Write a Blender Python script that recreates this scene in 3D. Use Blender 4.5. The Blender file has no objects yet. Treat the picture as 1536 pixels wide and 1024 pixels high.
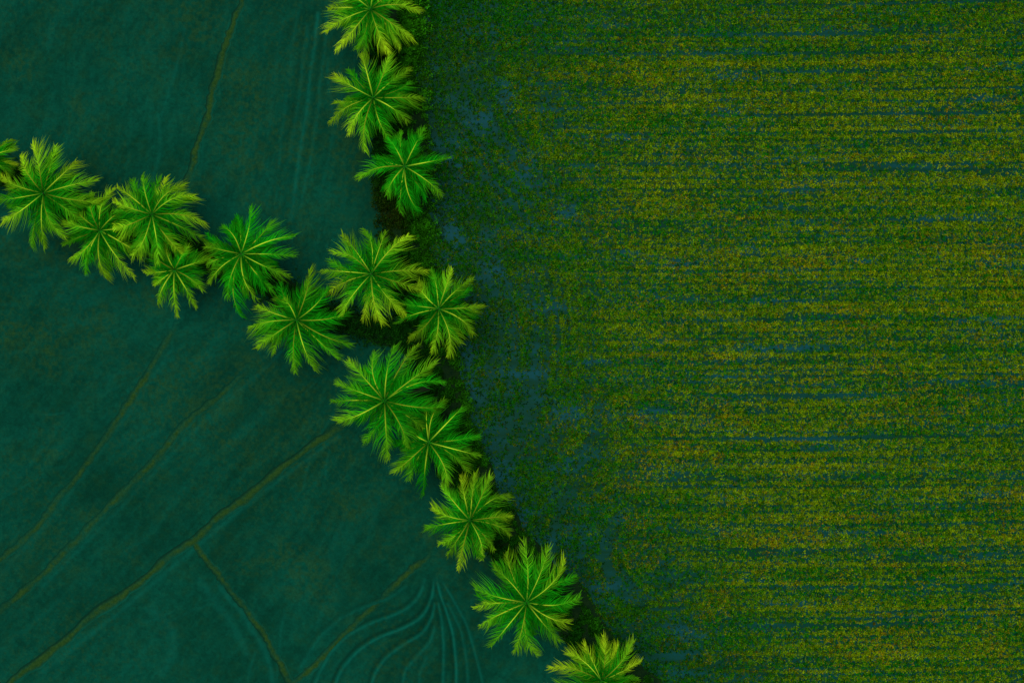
import bpy, math, random
import numpy as np
from mathutils import Vector
R=math.radians
random.seed(4); rng=np.random.default_rng(11)
scene=bpy.context.scene
C=bpy.data.collections.new("scene_things"); scene.collection.children.link(C)
CAMH=150.0; MPP=0.05            # metres per photo pixel at ground level

def W(px,py,z=0.0):
    k=MPP*(CAMH-z)/CAMH
    return Vector(((px-768)*k,(512-py)*k,z))

# ------------------------------------------------------------ noise
_lat={}
def vnoise(x,y,seed=0):
    if seed not in _lat: _lat[seed]=np.random.default_rng(seed).random((256,256))
    lat=_lat[seed]
    xi=np.floor(x).astype(int); yi=np.floor(y).astype(int)
    fx=x-xi; fy=y-yi
    fx=fx*fx*(3-2*fx); fy=fy*fy*(3-2*fy)
    a=lat[xi%256,yi%256]; b=lat[(xi+1)%256,yi%256]; c=lat[xi%256,(yi+1)%256]; d=lat[(xi+1)%256,(yi+1)%256]
    return (a*(1-fx)+b*fx)*(1-fy)+(c*(1-fx)+d*fx)*fy
def fbm(x,y,seed=0,o=3):
    s=0;a=.5;t=0
    for i in range(o):
        s=s+a*vnoise(x*2**i,y*2**i,seed+i); t+=a; a*=.5
    return s/t
def sstep(a,b,x):
    t=np.clip((x-a)/(b-a),0,1); return t*t*(3-2*t)

# ------------------------------------------------------------ mesh helpers
def link_mesh(name,me,mat,parent=None):
    o=bpy.data.objects.new(name,me); C.objects.link(o)
    me.materials.append(mat)
    if parent: o.parent=parent
    return o
def np_mesh(name,verts,loop_idx,face_n,mat,cols=None,parent=None,smooth=False,cname='col'):
    me=bpy.data.meshes.new(name)
    me.vertices.add(len(verts)); me.vertices.foreach_set('co',np.asarray(verts,dtype=np.float32).ravel())
    me.loops.add(len(loop_idx)); me.loops.foreach_set('vertex_index',np.asarray(loop_idx,dtype=np.int32))
    fn=np.asarray(face_n,dtype=np.int32)
    st=np.concatenate([[0],np.cumsum(fn)[:-1]]).astype(np.int32)
    me.polygons.add(len(fn)); me.polygons.foreach_set('loop_start',st)
    try: me.polygons.foreach_set('loop_total',fn)
    except Exception: pass
    if smooth: me.polygons.foreach_set('use_smooth',np.ones(len(fn),dtype=bool))
    if cols is not None:
        a=me.attributes.new(cname,'FLOAT_COLOR','POINT')
        c=np.ones((len(verts),4),dtype=np.float32); c[:,:cols.shape[1]]=cols
        a.data.foreach_set('color',c.ravel())
    me.update(calc_edges=True)
    return link_mesh(name,me,mat,parent)

def grid_faces(nu,nv):
    i=np.arange(nu-1)[:,None]*nv+np.arange(nv-1)[None,:]
    i=i.ravel()
    return np.stack([i,i+nv,i+nv+1,i+1],1)

def tag(o,label=None,cat=None,group=None,kind=None):
    if label:o['label']=label
    if cat:o['category']=cat
    if group:o['group']=group
    if kind:o['kind']=kind
    return o

# ------------------------------------------------------------ materials
def newmat(n):
    m=bpy.data.materials.new(n); m.use_nodes=True; nt=m.node_tree; nt.nodes.clear()
    out=nt.nodes.new('ShaderNodeOutputMaterial'); return m,nt,out
def N(nt,t,**k):
    n=nt.nodes.new(t)
    for a,b in k.items(): setattr(n,a,b)
    return n
def mixc(nt,fac,a,b,mode='MIX'):
    n=N(nt,'ShaderNodeMix',data_type='RGBA',blend_type=mode)
    L=nt.links
    for s,v in ((0,fac),(6,a),(7,b)):
        if hasattr(v,'is_output'): L.new(v,n.inputs[s])
        elif s==0: n.inputs[0].default_value=v
        else: n.inputs[s].default_value=(*v,1)
    return n.outputs[2]
def noise(nt,vec,scale,detail=4,rough=.55,dist=0.):
    n=N(nt,'ShaderNodeTexNoise'); n.inputs['Scale'].default_value=scale; n.inputs['Detail'].default_value=detail
    n.inputs['Roughness'].default_value=rough; n.inputs['Distortion'].default_value=dist
    nt.links.new(vec,n.inputs['Vector']); return n.outputs[0]
def ramp(nt,v,lo,hi):
    n=N(nt,'ShaderNodeMapRange'); n.inputs[1].default_value=lo; n.inputs[2].default_value=hi
    nt.links.new(v,n.inputs[0]); return n.outputs[0]
def mapping(nt,vec,rot=0,scale=(1,1,1)):
    n=N(nt,'ShaderNodeMapping'); n.inputs['Rotation'].default_value=(0,0,rot); n.inputs['Scale'].default_value=scale
    nt.links.new(vec,n.inputs[0]); return n.outputs[0]

def leaf_mat(name,trans=.35,noise_amt=.25):
    m,nt,out=newmat(name); L=nt.links
    at=N(nt,'ShaderNodeAttribute',attribute_name='col')
    geo=N(nt,'ShaderNodeNewGeometry')
    nz=noise(nt,geo.outputs['Position'],3.0,2)
    c2=mixc(nt,noise_amt,at.outputs['Color'],mixc(nt,ramp(nt,nz,.3,.7),(.45,.5,.4),(1.4,1.3,1.2)),'MULTIPLY')
    d=N(nt,'ShaderNodeBsdfDiffuse'); L.new(c2,d.inputs[0]); sh=d.outputs[0]
    if trans>0:
        t=N(nt,'ShaderNodeBsdfTranslucent'); L.new(c2,t.inputs[0])
        a=N(nt,'ShaderNodeMixShader'); a.inputs[0].default_value=trans; L.new(d.outputs[0],a.inputs[1]); L.new(t.outputs[0],a.inputs[2]); sh=a.outputs[0]
    L.new(sh,out.inputs[0]); return m
M_leaf=leaf_mat('palm_leaf',.4); M_rice=leaf_mat('rice_leaf',0,.15); M_weed=leaf_mat('weed_leaf',0,.3)
M_rib=leaf_mat('palm_midrib',0,.1)

def bark():
    m,nt,out=newmat('palm_bark'); L=nt.links
    geo=N(nt,'ShaderNodeTexCoord'); p=N(nt,'ShaderNodeBsdfPrincipled')
    w=N(nt,'ShaderNodeTexWave',bands_direction='Z'); w.inputs['Scale'].default_value=3; w.inputs['Distortion'].default_value=2
    L.new(geo.outputs['Object'],w.inputs[0])
    L.new(mixc(nt,w.outputs[1],(.012,.025,.006),(.05,.065,.02)),p.inputs['Base Color']); p.inputs['Roughness'].default_value=.9; p.inputs['Specular IOR Level'].default_value=.1
    L.new(p.outputs[0],out.inputs[0]); return m
M_bark=bark()

def mud_mat():
    m,nt,out=newmat('flooded_mud'); L=nt.links
    geo=N(nt,'ShaderNodeNewGeometry'); P=geo.outputs['Position']
    at=N(nt,'ShaderNodeAttribute',attribute_name='col'); sp=N(nt,'ShaderNodeSeparateColor'); L.new(at.outputs['Color'],sp.inputs[0])
    big=noise(nt,P,.09,4,.5,.6)
    c=mixc(nt,ramp(nt,big,.36,.64),(.0004,.038,.018),(.0008,.059,.031))
    st=noise(nt,mapping(nt,mapping(nt,P,R(-52)),0,(.09,.7,1)),1.0,7,.68,.3)
    c=mixc(nt,ramp(nt,st,.45,.88),c,(.0015,.074,.040))
    c=mixc(nt,ramp(nt,st,.47,.10),c,(.001,.030,.013))
    md=noise(nt,P,.55,10,.8,.3)
    c=mixc(nt,ramp(nt,md,.49,.90),c,(.010,.046,.009))
    c=mixc(nt,ramp(nt,md,.50,.15),c,(.0005,.028,.015))
    fn=noise(nt,P,4.5,6,.9)
    c=mixc(nt,.7,c,mixc(nt,ramp(nt,fn,.3,.72),(.5,.5,.5),(1.5,1.5,1.5)),'MULTIPLY')
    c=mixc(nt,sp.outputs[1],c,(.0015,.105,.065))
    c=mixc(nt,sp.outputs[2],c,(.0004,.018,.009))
    rn=mixc(nt,ramp(nt,fn,.35,.65),(.007,.036,.006),(.026,.072,.012))
    c=mixc(nt,sp.outputs[0],c,rn)
    p=N(nt,'ShaderNodeBsdfPrincipled'); L.new(c,p.inputs['Base Color']); p.inputs['Roughness'].default_value=.7; p.inputs['Specular IOR Level'].default_value=.02
    b=N(nt,'ShaderNodeBump'); b.inputs['Strength'].default_value=.4; b.inputs['Distance'].default_value=.08
    L.new(fn,b.inputs['Height']); L.new(b.outputs[0],p.inputs['Normal'])
    L.new(p.outputs[0],out.inputs[0]); return m
M_mud=mud_mat()
def ricewater_mat():
    m,nt,out=newmat('rice_field_water'); L=nt.links
    geo=N(nt,'ShaderNodeNewGeometry'); P=geo.outputs['Position']
    at=N(nt,'ShaderNodeAttribute',attribute_name='col'); sp=N(nt,'ShaderNodeSeparateColor'); L.new(at.outputs['Color'],sp.inputs[0])
    a=noise(nt,mapping(nt,P,0,(.15,.9,1)),1.0,5,.6,.3)
    c=mixc(nt,ramp(nt,a,.42,.66),(.0006,.034,.016),(.001,.052,.050))
    c=mixc(nt,sp.outputs[0],c,(.003,.064,.084))
    f=noise(nt,P,4,5,.75)
    c=mixc(nt,ramp(nt,f,.45,.8),c,(.003,.040,.006))
    p=N(nt,'ShaderNodeBsdfPrincipled'); L.new(c,p.inputs['Base Color']); p.inputs['Roughness'].default_value=.5; p.inputs['Specular IOR Level'].default_value=.03
    L.new(p.outputs[0],out.inputs[0]); return m
M_rw=ricewater_mat()
def simple(name,ca,cb,sc):
    m,nt,out=newmat(name); L=nt.links
    geo=N(nt,'ShaderNodeNewGeometry'); f=noise(nt,geo.outputs['Position'],sc,6,.7)
    p=N(nt,'ShaderNodeBsdfPrincipled'); L.new(mixc(nt,ramp(nt,f,.35,.7),ca,cb),p.inputs['Base Color']); p.inputs['Roughness'].default_value=.9; p.inputs['Specular IOR Level'].default_value=.03
    L.new(p.outputs[0],out.inputs[0]); return m
M_bank=simple('bank_soil',(.003,.018,.005),(.010,.030,.006),2.5)
M_far=simple('far_fields',(.004,.05,.02),(.012,.07,.02),.05)

# ------------------------------------------------------------ layout curves (photo pixels at ground level)
MAIN=[(580,-160),(588,0),(594,100),(598,200),(600,300),(612,400),(636,500),(662,600),(694,700),(742,790),(806,870),(880,950),(960,1040),(1060,1150)]
BR=[(-220,190),(-60,235),(30,268),(100,308),(180,345),(270,375),(380,412),(461,465),(560,494),(628,505)]
my=np.array([p[1] for p in MAIN],float); mx=np.array([p[0] for p in MAIN],float)
def xb(py): return np.interp(py,my,mx)
def smooth_line(pts,n,passes=2):
    p=np.array(pts,float); t=np.concatenate([[0],np.cumsum(np.hypot(*np.diff(p,axis=0).T))]); 
    u=np.linspace(0,t[-1],n)
    x=np.interp(u,t,p[:,0]); y=np.interp(u,t,p[:,1])
    k=max(3,n//14)|1; ker=np.ones(k)/k
    for _ in range(passes):
        xp=np.pad(x,k//2,mode='reflect',reflect_type='odd'); yp=np.pad(y,k//2,mode='reflect',reflect_type='odd')
        x=np.convolve(xp,ker,'valid'); y=np.convolve(yp,ker,'valid')
    return np.stack([x,y],1)
BANKPTS=np.vstack([smooth_line(MAIN,300),smooth_line(BR,300)])

def dist_poly(px,py,pts,reach=1e9):
    best=np.full(px.shape,1e9)
    for (x0,y0),(x1,y1) in zip(pts[:-1],pts[1:]):
        m=(px>min(x0,x1)-reach)&(px<max(x0,x1)+reach)&(py>min(y0,y1)-reach)&(py<max(y0,y1)+reach)
        if not m.any(): continue
        X=px[m];Y=py[m]
        dx,dy=x1-x0,y1-y0; l=dx*dx+dy*dy+1e-9
        t=np.clip(((X-x0)*dx+(Y-y0)*dy)/l,0,1)
        best[m]=np.minimum(best[m],np.hypot(X-x0-t*dx,Y-y0-t*dy))
    return best

# ------------------------------------------------------------ ground
me=bpy.data.meshes.new('ground'); s=700
me.from_pydata([(-s,-s,-.35),(s,-s,-.35),(s,s,-.35),(-s,s,-.35)],[],[(0,1,2,3)])
tag(link_mesh('ground',me,M_far),'wide dark green farmland around the fields','ground',kind='structure')

nv,nu=800,900
PY=np.linspace(-80,1110,nu)[:,None]*np.ones((1,nv))
U=np.linspace(0,1,nv)[None,:]*np.ones((nu,1))
PX=-120+(xb(PY)+120)*U
def sl(pts,n=20): return [tuple(p) for p in smooth_line(pts,n)]
lightlines=[
 ([(478,20),(466,110),(456,200),(444,270),(436,330)],3.2,.6),([(462,40),(448,150),(436,240)],3,.34),([(492,20),(482,120),(470,220),(452,310)],3,.34),
 ([(446,20),(430,140),(418,250)],3,.25),([(515,60),(505,180),(480,300)],3,.2),([(425,30),(412,110),(405,200)],4,.18),
 ([(330,880),(370,930),(400,980),(415,1040)],4.5,.5),([(300,870),(345,930),(372,980)],6,.3),([(225,910),(260,940),(262,980),(240,1010)],6,.3),
 ([(260,520),(180,640),(60,800),(-40,900)],4,.3),([(508,655),(410,724),(310,806),(160,935),(60,1010)],4,.4),
 ([(150,560),(90,640),(10,740)],5,.18),([(90,900),(30,950),(-30,1000)],5,.2),
 ([(395,555),(280,655),(185,758),(65,878)],3.5,.3)]
darklines=[([(560,150),(556,300),(540,360)],26,.45),([(410,0),(400,90)],16,.15),([(330,560),(250,650),(150,770)],10,.25),([(200,600),(110,720),(20,830)],8,.25),([(430,560),(330,660),(230,750)],7,.22),
 ([(455,40),(442,150),(428,240)],3,.35),([(486,20),(475,120),(462,220)],3,.35)]
# nested bent furrows turning round a corner at the bottom
furrows=[
 ([(652,864),(651,885),(644,910),(628,930),(600,944),(566,956),(536,976),(512,1004),(494,1050)],.95),
 ([(638,868),(632,890),(618,908),(592,922),(556,934),(522,952),(496,978),(474,1020),(466,1050)],.7),
 ([(653,905),(648,928),(634,950),(606,966),(580,984),(562,1010),(550,1060)],.8),
 ([(652,940),(646,962),(628,982),(608,1004),(600,1050)],.6),
 ([(655,864),(660,890),(670,915),(680,950),(685,1000),(684,1060)],.95),
 ([(658,905),(663,930),(666,970),(664,1050)],.7),
 ([(664,872),(682,902),(700,935),(712,975),(726,1030)],.6),
 ([(610,878),(586,896),(552,908),(512,926),(478,956),(452,1000)],.4),
 ([(672,905),(692,945),(700,990),(704,1050)],.5),
 ([(640,985),(630,1010),(626,1060)],.4)]
rr=random.Random(9)
for k in range(80):
    x0,y0=rr.uniform(-20,640),rr.uniform(0,1010)
    if y0<np.interp(x0,[p[0] for p in BR],[p[1] for p in BR]): a=R(rr.gauss(98,9))
    else: a=math.atan2(y0-330,x0-720)+rr.gauss(0,.22)
    l=rr.uniform(30,150); c_=rr.uniform(-.12,.12)
    pts=[(x0+math.cos(a+c_*i)*l*i/3,y0+math.sin(a+c_*i)*l*i/3) for i in range(4)]
    (lightlines if rr.random()<.45 else darklines).append((pts,rr.uniform(1.4,3.4),rr.uniform(.12,.32)))
w2=(fbm(PX/40,PY/40,15)-.5)*5
lt=np.zeros_like(PX); dk=np.zeros_like(PX)
m14=.5+.7*fbm(PX/14,PY/14,77)
for pts,w,a in lightlines: lt=np.maximum(lt,a*np.exp(-(dist_poly(PX+w2,PY-w2,sl(pts,12),w*4)/w)**2)*m14)
for pts,w,a in darklines: dk=np.maximum(dk,a*np.exp(-(dist_poly(PX+w2,PY-w2,sl(pts,12),w*4)/w)**2)*m14)
fz=np.zeros_like(PX)
for pts,a in furrows:
    q_=[tuple(p) for p in smooth_line(pts,30,1)]
    fade=sstep(858,885,PY)
    dd_=dist_poly(PX,PY,q_,26)
    li=a*np.exp(-(dd_/2.9)**2)*(.75+.35*m14)*fade
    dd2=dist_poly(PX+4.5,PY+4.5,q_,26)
    lt=np.maximum(lt,li*.8); dk=np.maximum(dk,a*.75*np.exp(-(dd2/3.2)**2)*fade*(1-np.clip(li*1.5,0,1)))  # pale water reflection painted along each furrow, with a darker line beside it
    fz=np.maximum(fz,li)
dmain=xb(PY)-PX
dbr=dist_poly(PX,PY,sl(BR,40),160)
ang=np.arctan2(PY-330,PX-720)
fan=vnoise(ang*44,np.hypot(PY-330,PX-720)/60,301)*.5+vnoise(ang*110,np.hypot(PY-330,PX-720)/40,302)*.5
below=(PY>np.interp(PX,[p[0] for p in BR],[p[1] for p in BR])).astype(float)
vert=vnoise((PX+PY*.16)/7,PY/60,303)*.5+vnoise((PX+PY*.16)/3.5,PY/30,304)*.5
streak=(below*fan+(1-below)*vert)
lt=np.maximum(lt,.24*sstep(.54,.85,streak)*fbm(PX/60,PY/60,305))
dk=np.maximum(dk,.34*sstep(.46,.2,streak)*fbm(PX/80,PY/80,306))
gr=fbm(PX/6,PY/6,350,3)
dk=np.maximum(dk,.24*sstep(.50,.30,gr)); lt=np.maximum(lt,.09*sstep(.55,.78,gr))
dk=np.maximum(dk,.42*np.exp(-((dmain-30)/45)**2)); dk=np.maximum(dk,.32*np.exp(-(dbr/48)**2))  # soft shade around the palms, painted dark along both banks
patch=fbm(PX/75+3,PY/55,31,4)
rg=.5*sstep(.48,.82,patch)*sstep(.35,.65,fbm(PX/5,PY/5,33))+.34*sstep(.5,.8,fbm(PX/4,PY/4,37,2))*sstep(.35,.65,fbm(PX/120,PY/120,38))
Z=lt*.05-dk*.03+fz*.10+(fbm(PX/30,PY/30,9)-.5)*.02
V=np.stack([(PX-768)*MPP,(512-PY)*MPP,Z],-1).reshape(-1,3)
F=grid_faces(nu,nv)
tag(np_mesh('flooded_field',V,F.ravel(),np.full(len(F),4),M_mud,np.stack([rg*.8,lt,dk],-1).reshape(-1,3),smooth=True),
    'dark teal flooded field left of the palm embankment','field',kind='structure')
# right field sheet
WET=[(1105,118,60,4),(1085,165,50,5),(950,380,40,5),(1110,374,50,4),(1470,480,90,4),(850,622,34,15),(1025,948,44,11),(722,185,20,18),(1230,662,34,4),(1440,326,80,4),(1295,390,22,4),
 (704,560,13,55),(745,725,18,44),(790,560,40,10),(1190,285,46,5),(1000,395,50,4),(760,140,12,28),(845,320,16,11),(1170,520,100,3),(930,205,40,4),(1380,250,50,4),(990,620,40,4),(1270,800,40,3),(1470,150,40,5),
 (810,850,34,11),(680,340,12,44),(1090,560,90,3),(1180,905,50,4),(1480,740,50,4),(790,260,12,28),(1320,430,60,3),(1500,640,50,4),(780,780,16,30),(1210,240,40,4),(1400,570,80,3),(1150,450,80,3),
 (740,400,12,26),(820,460,28,9),(850,700,22,9),(900,880,30,8),(690,250,12,26),(880,540,30,6),(930,1000,28,8)]
def wetmap(px,py):
    w=np.zeros_like(px); jx=(fbm(px/16,py/8,401)-.5); jy=(fbm(px/22,py/5,403)-.5)
    for cx,cy,a,b in WET:
        w=np.maximum(w,np.exp(-(((px-cx+jx*60)/a)**2+((py-cy+jy*20)/b)**2)))
    return w*(.7+.5*fbm(px/8,py/4,405))
def arcs(px,py,d):
    """plough marks that swing round beside the bank"""
    r1=np.hypot(px-560,(py-520)*.9); r2=np.hypot(px-1010,py-60); r3=np.hypot(px-1000,(py-830)*1.1)
    a=vnoise(r1/7.5,py/110,501); b=vnoise(r2/7,px/110,502); c=vnoise(r3/7,px/100,503)
    wa=np.exp(-((py-520)/170)**2); wb=np.exp(-((py-150)/170)**2); wc=np.exp(-((py-850)/150)**2)
    return (a*wa+b*wb+c*wc)/(wa+wb+wc+1e-6)
nv,nu=520,620
PY=np.linspace(-80,1110,nu)[:,None]*np.ones((1,nv)); U=np.linspace(0,1,nv)[None,:]*np.ones((nu,1))
PX=xb(PY)+(1660-xb(PY))*U
Z=(fbm(PX/30,PY/30,19)-.5)*.02
wm=np.clip(wetmap(PX,PY)*1.1,0,1)
V=np.stack([(PX-768)*MPP,(512-PY)*MPP,Z],-1).reshape(-1,3); F=grid_faces(nu,nv)
tag(np_mesh('rice_field',V,F.ravel(),np.full(len(F),4),M_rw,np.stack([wm*.7,wm,wm],-1).reshape(-1,3),smooth=True),'dark blue green water standing in the planted field','field',kind='structure')

# ------------------------------------------------------------ strips (ridges, banks)
def strip(name,pts,w,h,mat,label,cat,amp,n=340,seed=0,fade=True,base=-.03,fs=.1):
    P=smooth_line(pts,n); T=np.gradient(P,axis=0); T/=np.linalg.norm(T,axis=1)[:,None]; Nn=np.stack([-T[:,1],T[:,0]],1)
    m=21; v=np.linspace(-1,1,m)
    ww=w*(.75+.5*vnoise(np.arange(n)/9.,np.zeros(n)+seed,seed))
    off=(vnoise(np.arange(n)/22.,np.zeros(n)+seed,seed+5)-.5)*w*.45+(vnoise(np.arange(n)/5.,np.zeros(n)+seed,seed+6)-.5)*w*.22
    X=P[:,None,:]+Nn[:,None,:]*((v[None,:]*ww[:,None])+off[:,None])[...,None]
    prof=np.cos(v*np.pi/2)**1.3
    q=fbm(X[...,0]/5,X[...,1]/5,seed+9)
    q2=fbm(X[...,0]/32,X[...,1]/32,seed+19)
    Zs=base+prof[None,:]*h*(.6+.8*q)
    a=np.exp(-(v[None,:]/.40)**2)*amp*(.05+1.6*q)*(.25+1.6*q2)*(np.abs(v)[None,:]<.97)
    e=1
    if fade:
        e=np.clip(np.minimum(np.arange(n)/(n*fs),np.arange(n)[::-1]/(n*.06)),0,1)[:,None]; a=a*e
    V=np.stack([(X[...,0]-768)*MPP,(512-X[...,1])*MPP,Zs],-1).reshape(-1,3); F=grid_faces(n,m)
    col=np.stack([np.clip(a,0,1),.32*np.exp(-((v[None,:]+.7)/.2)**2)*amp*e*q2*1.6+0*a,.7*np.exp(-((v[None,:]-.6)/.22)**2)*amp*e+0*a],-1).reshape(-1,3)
    return tag(np_mesh(name,V,F.ravel(),np.full(len(F),4),mat,col,smooth=True),label,cat,kind='structure')
for i,(pts,w,h,amp,lab,fs) in enumerate([
 ([(370,-40),(358,20),(340,65),(322,130),(304,200),(284,258),(272,300)],9,.08,1.15,'thin brown mud ridge running down from the top edge between the palm rows',.1),
 ([(268,480),(205,590),(140,685),(55,790),(-30,870)],9.5,.07,.75,'faint mud ridge nearest the left edge, sloping down from the smallest palm',.1),
 ([(385,545),(275,640),(180,745),(60,865),(-40,945)],9.5,.07,.8,'faint mud ridge middle of the three long parallel diagonals',.1),
 ([(522,632),(470,668),(405,712),(345,765),(290,808),(215,868),(130,930),(20,1022),(-60,1090)],10,.10,1.15,'clearest long mud ridge running diagonally to the bottom left corner',.06),
 ([(287,806),(318,850),(352,893),(395,950),(440,1030),(470,1080)],8.5,.08,1.0,'short mud ridge branching off downwards from the clearest diagonal ridge',.01),
 ([(655,822),(610,862),(560,908),(495,975),(440,1024),(400,1060)],9,.07,.85,'short mud ridge beside the pale curved furrows near the bottom',.1)]):
    strip('mud_ridge',pts,w,h,M_mud,lab,'mud ridge',amp,seed=40+i,fs=fs)
strip('embankment',MAIN,38,.6,M_bank,'long earthen embankment between the flooded field and the rice','embankment',1,seed=60,fade=False,base=-.1)
strip('embankment',BR,24,.45,M_bank,'narrower embankment under the row of palms going left','embankment',1,seed=61,fade=False,base=-.12)

# ------------------------------------------------------------ tufts
def tufts(name,x,y,z,size,col,K,mat,label,cat,wid=.3,up=(.25,.9)):
    n=len(x)
    ang=rng.random((n,K))*2*np.pi; ln=size[:,None]*(.6+.7*rng.random((n,K))); el=up[0]+(up[1]-up[0])*rng.random((n,K))
    dx,dy=np.cos(ang),np.sin(ang); h=ln*np.sin(el); r=ln*np.cos(el)
    w=ln*wid*.5
    bx=x[:,None]+dx*r*.1; by=y[:,None]+dy*r*.1; zz=z[:,None]+0*bx
    mx_,my_=x[:,None]+dx*r*.55, y[:,None]+dy*r*.55; mz=zz+h*.8
    v0=np.stack([bx,by,zz],-1); v1=np.stack([mx_-dy*w,my_+dx*w,mz],-1); v2=np.stack([x[:,None]+dx*r,y[:,None]+dy*r,zz+h],-1); v3=np.stack([mx_+dy*w,my_-dx*w,mz],-1)
    V=np.stack([v0,v3,v2,v1],2).reshape(-1,3)
    nf=n*K; idx=np.arange(nf*4)
    c=col[:,None,None,:]*(.75+.5*rng.random((n,K,1,1)))*np.array([.6,1,1.2,1])[None,None,:,None]
    return tag(np_mesh(name,V,idx,np.full(nf,4),mat,c.reshape(-1,3)),label,cat,kind='stuff')

# rice
n=360000
px=600+rng.random(n)*990; py=-25+rng.random(n)*1075
d=px-xb(py)
ok=d>24; px,py,d=px[ok],py[ok],d[ok]
yy=py+2.5*np.sin(px/210)+6*(fbm(px/260,py/200,3)-.5)
straight=sstep(130,330,d+130*(fbm(px/90,py/90,88)-.5)+50*sstep(200,20,py))
fine=.5+.5*np.cos(yy*2*np.pi/9.3+1.2*fbm(px/120,yy/30,160))
band=vnoise(px/620,yy/4.6,101)*.42+vnoise(px/240,yy/2.8,102)*.25+vnoise(px/800,yy/13,111)*.13+.20*fine
curv=arcs(px,py,d)*.72+vnoise((px*.7+py*.7)/5,(px-py)/40,113)*.28
patch=fbm(px/46,py/32,104,4)
streak=vnoise(px/170,yy/3.8,105)*.65+vnoise(px/40,yy/3,106)*.35
wetreg=fbm(px/200,py/90,130,3)
wet=wetmap(px,py)
rowamp=.7+.8*sstep(.35,.65,fbm(px/240,py/170,141))
den=.70+(straight*(band-.5)*1.9*rowamp+(1-straight)*(curv-.5)*2.2)
den*=.30+.70*sstep(.22,.40,streak+.10*(1-straight)+.30*(.56-wetreg))
den*=.72+.55*patch
den*=(.75+.25*sstep(20,260,d))
den*=1-.45*(1-straight)*sstep(.50,.36,fbm(px/26,py/22,170,3))
topw=sstep(180,0,py)*sstep(220,60,d); den=np.maximum(den,topw*.9)
den*=1-.80*np.clip(wet,0,1)
keep=rng.random(len(px))<den*1.15
px,py,d,yy,band,patch,streak,straight,curv=[a[keep] for a in (px,py,d,yy,band,patch,streak,straight,curv)]
yel=np.clip(.30+1.1*(band-.5)*straight+.55*(fbm(px/110,yy/24,107,4)-.5)+.45*(fbm(px/12,yy/8,117,2)-.5)+.85*(rng.random(len(px))-.5),0,1)
yel*=.18+.82*sstep(60,420,d+160*(patch-.5)); yel*=1-.4*sstep(130,10,py)
g=np.array([.005,.135,.002]); yc=np.array([.25,.34,.002]); oc=np.array([.34,.17,.003])
col=g*(1-yel[:,None])+yc*yel[:,None]
warm=sstep(600,1000,px*.5+py*.6)
orange=((rng.random(len(px))<.04+(.18+.22*warm)*sstep(.50,.75,fbm(px/60,py/30,109)))*.65)[:,None]*yel[:,None]**.5
col=col*(1-orange)+oc*orange
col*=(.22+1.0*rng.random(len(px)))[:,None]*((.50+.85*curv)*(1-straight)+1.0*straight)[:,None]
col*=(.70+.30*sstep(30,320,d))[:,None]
size=.10+.08*rng.random(len(px))
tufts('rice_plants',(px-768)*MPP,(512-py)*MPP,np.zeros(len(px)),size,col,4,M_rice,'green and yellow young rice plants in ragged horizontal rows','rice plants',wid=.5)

# undergrowth on banks
n=80000
py=-50+rng.random(n)*1110; off=rng.normal(0,22,n); px=xb(py)+off
dd=np.abs(off)/38; hz=np.clip(.5*np.cos(np.clip(dd,0,1)*np.pi/2),0,1)
cl=fbm(px/16,py/16,201,4)
bare=np.exp(-(((py-320)/40)**2))*sstep(20,-5,off)
low=sstep(400,760,py)
br=sstep(-2,30,off)*(.20+.75*cl)*(1-.35*sstep(200,420,py)-.35*low)+.10
keep=rng.random(n)<(.35+1.5*sstep(.35,.6,cl))*(1-.5*bare)*(1-.3*low)
keep&=off<28+44*cl-18*low; keep&=off>-30-20*cl
px,py,br,hz,cl,bare=[a[keep] for a in (px,py,br,hz,cl,bare)]
col=(np.array([.003,.034,.002])[None]*(1-br[:,None])+np.array([.03,.21,.002])[None]*br[:,None])*(.3+1.2*rng.random(len(px)))[:,None]*(.3+1.2*cl)[:,None]
col=col*(1-.6*bare[:,None])+np.array([.035,.04,.004])[None]*.6*bare[:,None]*rng.random(len(px))[:,None]
tufts('bank_undergrowth',(px-768)*MPP,(512-py)*MPP,hz*.6+np.maximum(0,cl-.4)*5*rng.random(len(px)),.09+.14*rng.random(len(px)),col,5,M_weed,'dark leafy weeds and bushes covering the main embankment','undergrowth',wid=.32,up=(.1,1.0))
n=11000
bp=smooth_line(BR,400); ii=rng.integers(0,400,n); off=rng.normal(0,12,(n,2)); px=bp[ii,0]+off[:,0]; py=bp[ii,1]+off[:,1]
col=np.array([.006,.05,.003])[None]*(.3+1.2*rng.random(n))[:,None]
tufts('bank_undergrowth',(px-768)*MPP,(512-py)*MPP,.15+rng.random(n)*.4,.12+.14*rng.random(n),col,4,M_weed,'dark low weeds along the narrower left embankment','undergrowth',wid=.32,up=(.1,1.0))

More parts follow.
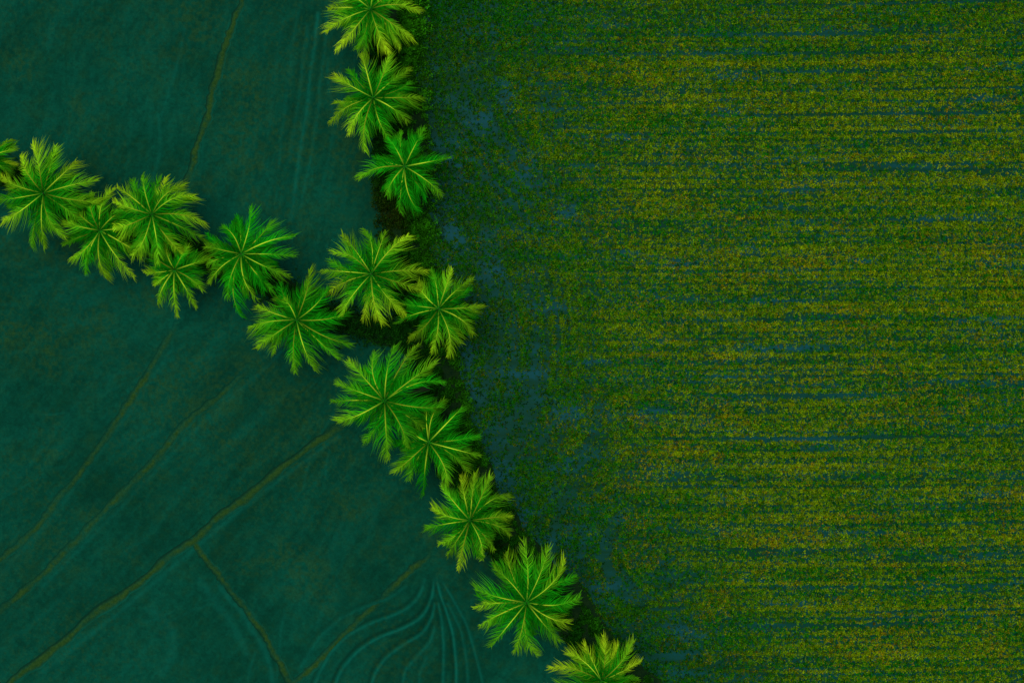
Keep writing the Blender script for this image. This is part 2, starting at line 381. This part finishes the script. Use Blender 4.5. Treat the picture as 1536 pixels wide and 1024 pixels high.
# ------------------------------------------------------------ palms
def frond(root,theta,L,z0,a,b,curve,yel,bright,wl,upper=True):
    ns=70
    n=ns+1; t=np.linspace(0,1,n)
    th=theta+curve*(t**1.8)
    step=L/(n-1)
    X=np.concatenate([[0],np.cumsum(np.cos(th[:-1])*step)]); Y=np.concatenate([[0],np.cumsum(np.sin(th[:-1])*step)])
    Zr=z0+L*(a*t-b*t*t)
    P=np.stack([X,Y,Zr],1); T=np.gradient(P,axis=0); T/=np.linalg.norm(T,axis=1)[:,None]
    H=np.stack([-np.sin(th),np.cos(th),0*th],1)
    V=[];F=[];cn=[];cc=[]
    gd=np.array([.002,.13,.002]); gm=np.array([.012,.42,.006]); gy=np.array([.54,.80,.014])
    roll=random.uniform(-.45,.45); side={1:1+roll,-1:1-roll}
    ph=random.uniform(0,6); f1=random.uniform(.5,1.1)
    for i in range(4,n):
        tt=t[i]
        for s in (-1,1):
            clump=math.sin(i*f1+ph+s)*6+math.sin(i*.27+ph*2+s*2)*7
            if random.random()<(.05 if clump>-8 else .25): continue
            al=R(57-38*tt+random.uniform(-8,8)+clump*.8)
            ll=wl*side[s]*(.28+.80*math.sin(math.pi*min(1,(tt*.81+.09)**.88)))*random.uniform(.68,1.24)*(1+.02*clump)
            dh=T[i]*math.cos(al)+H[i]*s*math.sin(al)
            p0=P[i]
            p1=p0+dh*ll*.5+np.array([0,0,.04-.14*random.random()])*ll
            al2=al*.55
            d2=T[i]*math.cos(al2)+H[i]*s*math.sin(al2)
            p2=p1+d2*ll*.58+np.array([0,0,-.3-.4*random.random()])*ll
            wd=np.array([dh[1],-dh[0],0.]); wd/=math.hypot(wd[0],wd[1])+1e-9
            tw=random.uniform(-.5,.5)+.2*s; wv=(wd*math.cos(tw)+np.array([0,0,1])*math.sin(tw))
            w=.021*random.uniform(.7,1.3)
            k=len(V)
            V+= [p0-wv*w*.8,p0+wv*w*.8,p1+wv*w,p1-wv*w,p2]
            F+= [k,k+1,k+2,k+3,k+3,k+2,k+4]; cn+=[4,3]
            ty=min(1,max(0,(tt-.36)*1.45*yel+random.uniform(-.12,.25)*yel+ .22*(yel-.7)))
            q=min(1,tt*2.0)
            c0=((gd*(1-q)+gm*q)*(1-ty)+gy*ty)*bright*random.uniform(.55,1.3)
            cc+=[c0*1.1,c0*1.1,c0*.9,c0*.9,c0*.9+gy*.22*yel*bright]
    f=np_mesh('frond',np.array(V),F,cn,M_leaf,np.array(cc),parent=root)
    V=[];F=[];cn=[];cc=[]
    w0=random.uniform(.042,.07) if upper else .035
    mb=random.uniform(.3,1.1); end=random.uniform(.6,1.0)
    for i in range(n):
        w=w0*(1-.86*t[i]); u=np.array([0,0,1.])
        V+=[P[i]-H[i]*w, P[i]+u*(w*.8+.012), P[i]+H[i]*w, P[i]-u*w]
        fr=min(1,max(0,t[i]-.05)*2.6); mc=np.array([.01,.17,.005])*(1-fr)+np.array([.62,.84,.03])*fr
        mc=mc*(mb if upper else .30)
        fo=min(1,max(0,(t[i]-end+.3)/.3)); mc=mc*(1-fo)+(gm*(1-.5*yel)+gy*.5*yel)*bright*fo*.8
        cc+=[mc]*4
        if i:
            k=(i-1)*4
            for q in range(4):
                F+=[k+q,k+(q+1)%4,k+4+(q+1)%4,k+4+q]; cn.append(4)
    np_mesh('midrib',np.array(V),F,cn,M_rib,np.array(cc),parent=f,smooth=False)
    return f

def palm(cx,cy,tips,yel,bright,z,label,nlow=8):
    top=W(cx,cy,z)
    gx,gy_=768+top.x/MPP,512-top.y/MPP
    j=np.argmin(np.hypot(BANKPTS[:,0]-gx,BANKPTS[:,1]-gy_)); bq=BANKPTS[j]
    q=bq*.55+np.array([gx,gy_])*.45
    if np.hypot(*(bq-np.array([gx,gy_])))>50: q=bq*.8+np.array([gx,gy_])*.2
    base=W(q[0],q[1],0)
    root=bpy.data.objects.new('palm_tree',None); C.objects.link(root); root.location=(base.x,base.y,.15); root.empty_display_size=.5
    tag(root,label,'palm tree','coconut palms along the embankments')
    tl=np.array([top.x-base.x,top.y-base.y,z-.15])
    V=[];F=[];m=12;n=26
    for i in range(n):
        t=i/(n-1); c=np.array([tl[0]*t**1.5,tl[1]*t**1.5,tl[2]*t-.2*(1-t)])
        r=(.24*(1-t)**6+.17-.05*t)*(1+.06*(i%2))
        for k in range(m):
            a=2*math.pi*k/m; V.append((c[0]+r*math.cos(a),c[1]+r*math.sin(a),c[2]))
        if i:
            for k in range(m): F.append(((i-1)*m+k,(i-1)*m+(k+1)%m,i*m+(k+1)%m,i*m+k))
    F.append(tuple(range((n-1)*m,n*m)))
    me=bpy.data.meshes.new('trunk'); me.from_pydata([tuple(v) for v in V],[],F); link_mesh('trunk',me,M_bark,root)
    made=[]
    mpp=MPP*(CAMH-z)/CAMH
    ts=[]
    for (tx,ty) in tips:
        dx,dy=(tx-cx)*mpp,(cy-ty)*mpp
        ts.append((math.atan2(dy,dx),math.hypot(dx,dy)))
    Lm=sorted(l for _,l in ts)[len(ts)//2]
    swirl=random.choice((-1,1))*random.uniform(.0,.35)
    for th,L in ts:
        cu=swirl+random.uniform(-.75,.75)
        droop=random.uniform(0,1)
        f=frond(root,th-cu*.34,L*random.uniform(.93,1.03),random.uniform(-.05,.05),.45-.3*droop,.55+.3*droop,cu,yel*random.uniform(.4,1.45),bright*random.uniform(.7,1.3),.265*Lm*random.uniform(.85,1.15),True)
        made.append(f)
    for i in range(nlow):
        th=2*math.pi*(i+random.uniform(-.4,.4))/nlow; cu=random.uniform(-.7,.7)
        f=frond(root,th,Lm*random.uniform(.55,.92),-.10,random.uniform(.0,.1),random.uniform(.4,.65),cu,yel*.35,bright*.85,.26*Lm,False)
        made.append(f)
    for f in made: f.location=tuple(tl)
    V=[];F=[]
    for i in range(5):
        t=i/4; r=.12*(1-t)**.7+.01
        for k in range(8):
            a=2*math.pi*k/8; V.append((tl[0]+r*math.cos(a),tl[1]+r*math.sin(a),tl[2]-.15+.3*t))
        if i:
            for k in range(8): F.append(((i-1)*8+k,(i-1)*8+(k+1)%8,i*8+(k+1)%8,i*8+k))
    me=bpy.data.meshes.new('crown_heart'); me.from_pydata(V,[],F); link_mesh('crown_heart',me,M_bark,root)

PALMS=[
 (556,14,[(482,44),(500,74),(545,80),(582,76),(622,58),(628,12),(612,-20),(575,-50),(535,-52),(500,-25),(488,6),(600,70)],1.0,1.2,8.0,'yellow green palm cut off by the top edge of the picture'),
 (560,147,[(500,110),(541,80),(582,82),(612,102),(630,142),(612,182),(585,212),(545,222),(520,204),(490,178),(496,148)],.65,1.0,7.5,'second palm from the top, just below the yellow green one at the top edge'),
 (607,250,[(600,190),(634,190),(678,233),(665,292),(628,320),(598,314),(578,292),(538,266),(554,232),(578,202)],.3,1.0,7.0,'deep green loose palm third down from the top, above the bare dark stretch'),
 (-14,236,[(11,206),(20,224),(20,246),(12,262),(-14,286),(-54,270),(-64,230),(-46,200),(-18,194)],.95,.9,6.5,'yellowish palm barely showing at the left edge'),
 (65,290,[(45,214),(76,214),(110,238),(142,268),(146,300),(126,338),(92,356),(62,374),(36,370),(2,330),(-12,300),(-6,262),(18,226)],.7,1.05,7.5,'large full palm near the left edge, the widest of the left row'),
 (150,346,[(132,286),(162,276),(192,305),(215,345),(205,382),(192,412),(156,418),(122,412),(100,390),(85,366),(92,330),(104,308)],.6,.9,6.5,'palm tucked between the large leftmost full palm and the yellow tipped palm'),
 (228,322,[(205,256),(242,262),(274,274),(288,292),(302,332),(300,358),(272,384),(236,394),(196,388),(162,362),(150,340),(160,300),(168,278)],.8,1.05,8.0,'full palm with yellow frond tips directly above the smallest palm'),
 (262,405,[(246,362),(282,368),(312,388),(306,438),(290,460),(262,478),(232,456),(228,428),(210,408),(226,380)],.55,.9,6.0,'smallest whole palm, lowest in the left row beside the start of a mud ridge'),
 (362,381,[(330,336),(350,328),(376,311),(406,332),(438,354),(444,382),(432,412),(408,440),(382,452),(354,475),(338,446),(310,424),(300,396),(306,368)],.35,1.0,7.5,'rich green palm standing fully apart midway along the left row'),
 (445,480,[(462,399),(492,428),(520,468),(524,516),(506,540),(470,557),(437,559),(404,532),(384,522),(368,492),(384,458),(414,440)],.45,.95,7.5,'palm at the right end of the left row, just before the rows join'),
 (557,411,[(540,333),(576,345),(612,350),(642,405),(636,438),(606,472),(572,490),(540,478),(510,472),(486,440),(477,404),(494,376),(512,352)],.8,1.0,8.5,'tall yellow green palm where the two rows meet'),
 (658,463,[(645,402),(676,404),(708,418),(722,458),(712,502),(690,515),(672,534),(645,532),(610,508),(594,484),(602,456),(626,424)],.55,.95,6.5,'palm leaning over the rice on the right of the junction palm'),
 (577,601,[(558,522),(590,518),(624,516),(652,545),(670,572),(662,612),(642,650),(608,672),(580,690),(540,670),(504,634),(494,604),(502,576),(518,538)],.4,1.0,8.5,'largest green palm with many bright straight midribs, below the junction'),
 (643,663,[(640,602),(664,600),(692,612),(720,655),(720,684),(700,706),(672,734),(634,744),(610,726),(588,712),(598,678),(610,640)],.4,.9,6.8,'deep green palm partly under the largest green palm'),
 (705,780,[(690,712),(712,708),(736,712),(768,740),(772,776),(768,806),(744,832),(724,850),(686,857),(668,838),(654,822),(639,794),(646,762),(662,730)],.75,1.0,7.5,'yellow green compact round palm, third up from the bottom edge'),
 (790,903,[(785,813),(824,820),(848,842),(866,870),(871,903),(858,938),(838,962),(806,990),(770,986),(736,974),(716,946),(706,918),(710,886),(738,852),(760,834)],.55,1.0,8.5,'big spreading palm second up from the bottom edge, a thin frond pointing straight up'),
 (902,1020,[(907,954),(930,970),(952,964),(964,998),(962,1040),(930,1078),(892,1085),(856,1070),(826,1042),(822,1004),(848,978),(876,966)],1.0,.85,7.0,'pale yellow palm cut off by the bottom edge'),
]
for p in PALMS: palm(*p)

# ------------------------------------------------------------ camera, light
cd=bpy.data.cameras.new('Camera'); cam=bpy.data.objects.new('Camera',cd); scene.collection.objects.link(cam)
cam.location=(0,0,CAMH); cd.sensor_width=36; cd.lens=36*CAMH/(1536*MPP); cd.clip_end=3000; cd.clip_start=1
scene.camera=cam
sd=bpy.data.lights.new('Sun','SUN'); so=bpy.data.objects.new('Sun',sd); scene.collection.objects.link(so)
sd.energy=2.2; sd.angle=R(34); sd.color=(1,.96,.85)
so.rotation_euler=Vector((.14,-.13,-1)).to_track_quat('-Z','Y').to_euler()
w=bpy.data.worlds.new('World'); scene.world=w; w.use_nodes=True; nt=w.node_tree
bg=nt.nodes['Background']; sk=nt.nodes.new('ShaderNodeTexSky'); sk.sky_type='NISHITA'; sk.sun_disc=False
sk.sun_elevation=R(79); sk.sun_rotation=R(313)
nt.links.new(sk.outputs[0],bg.inputs[0]); bg.inputs[1].default_value=.12
scene.view_settings.view_transform='Standard'; scene.view_settings.look='None'; scene.view_settings.exposure=0
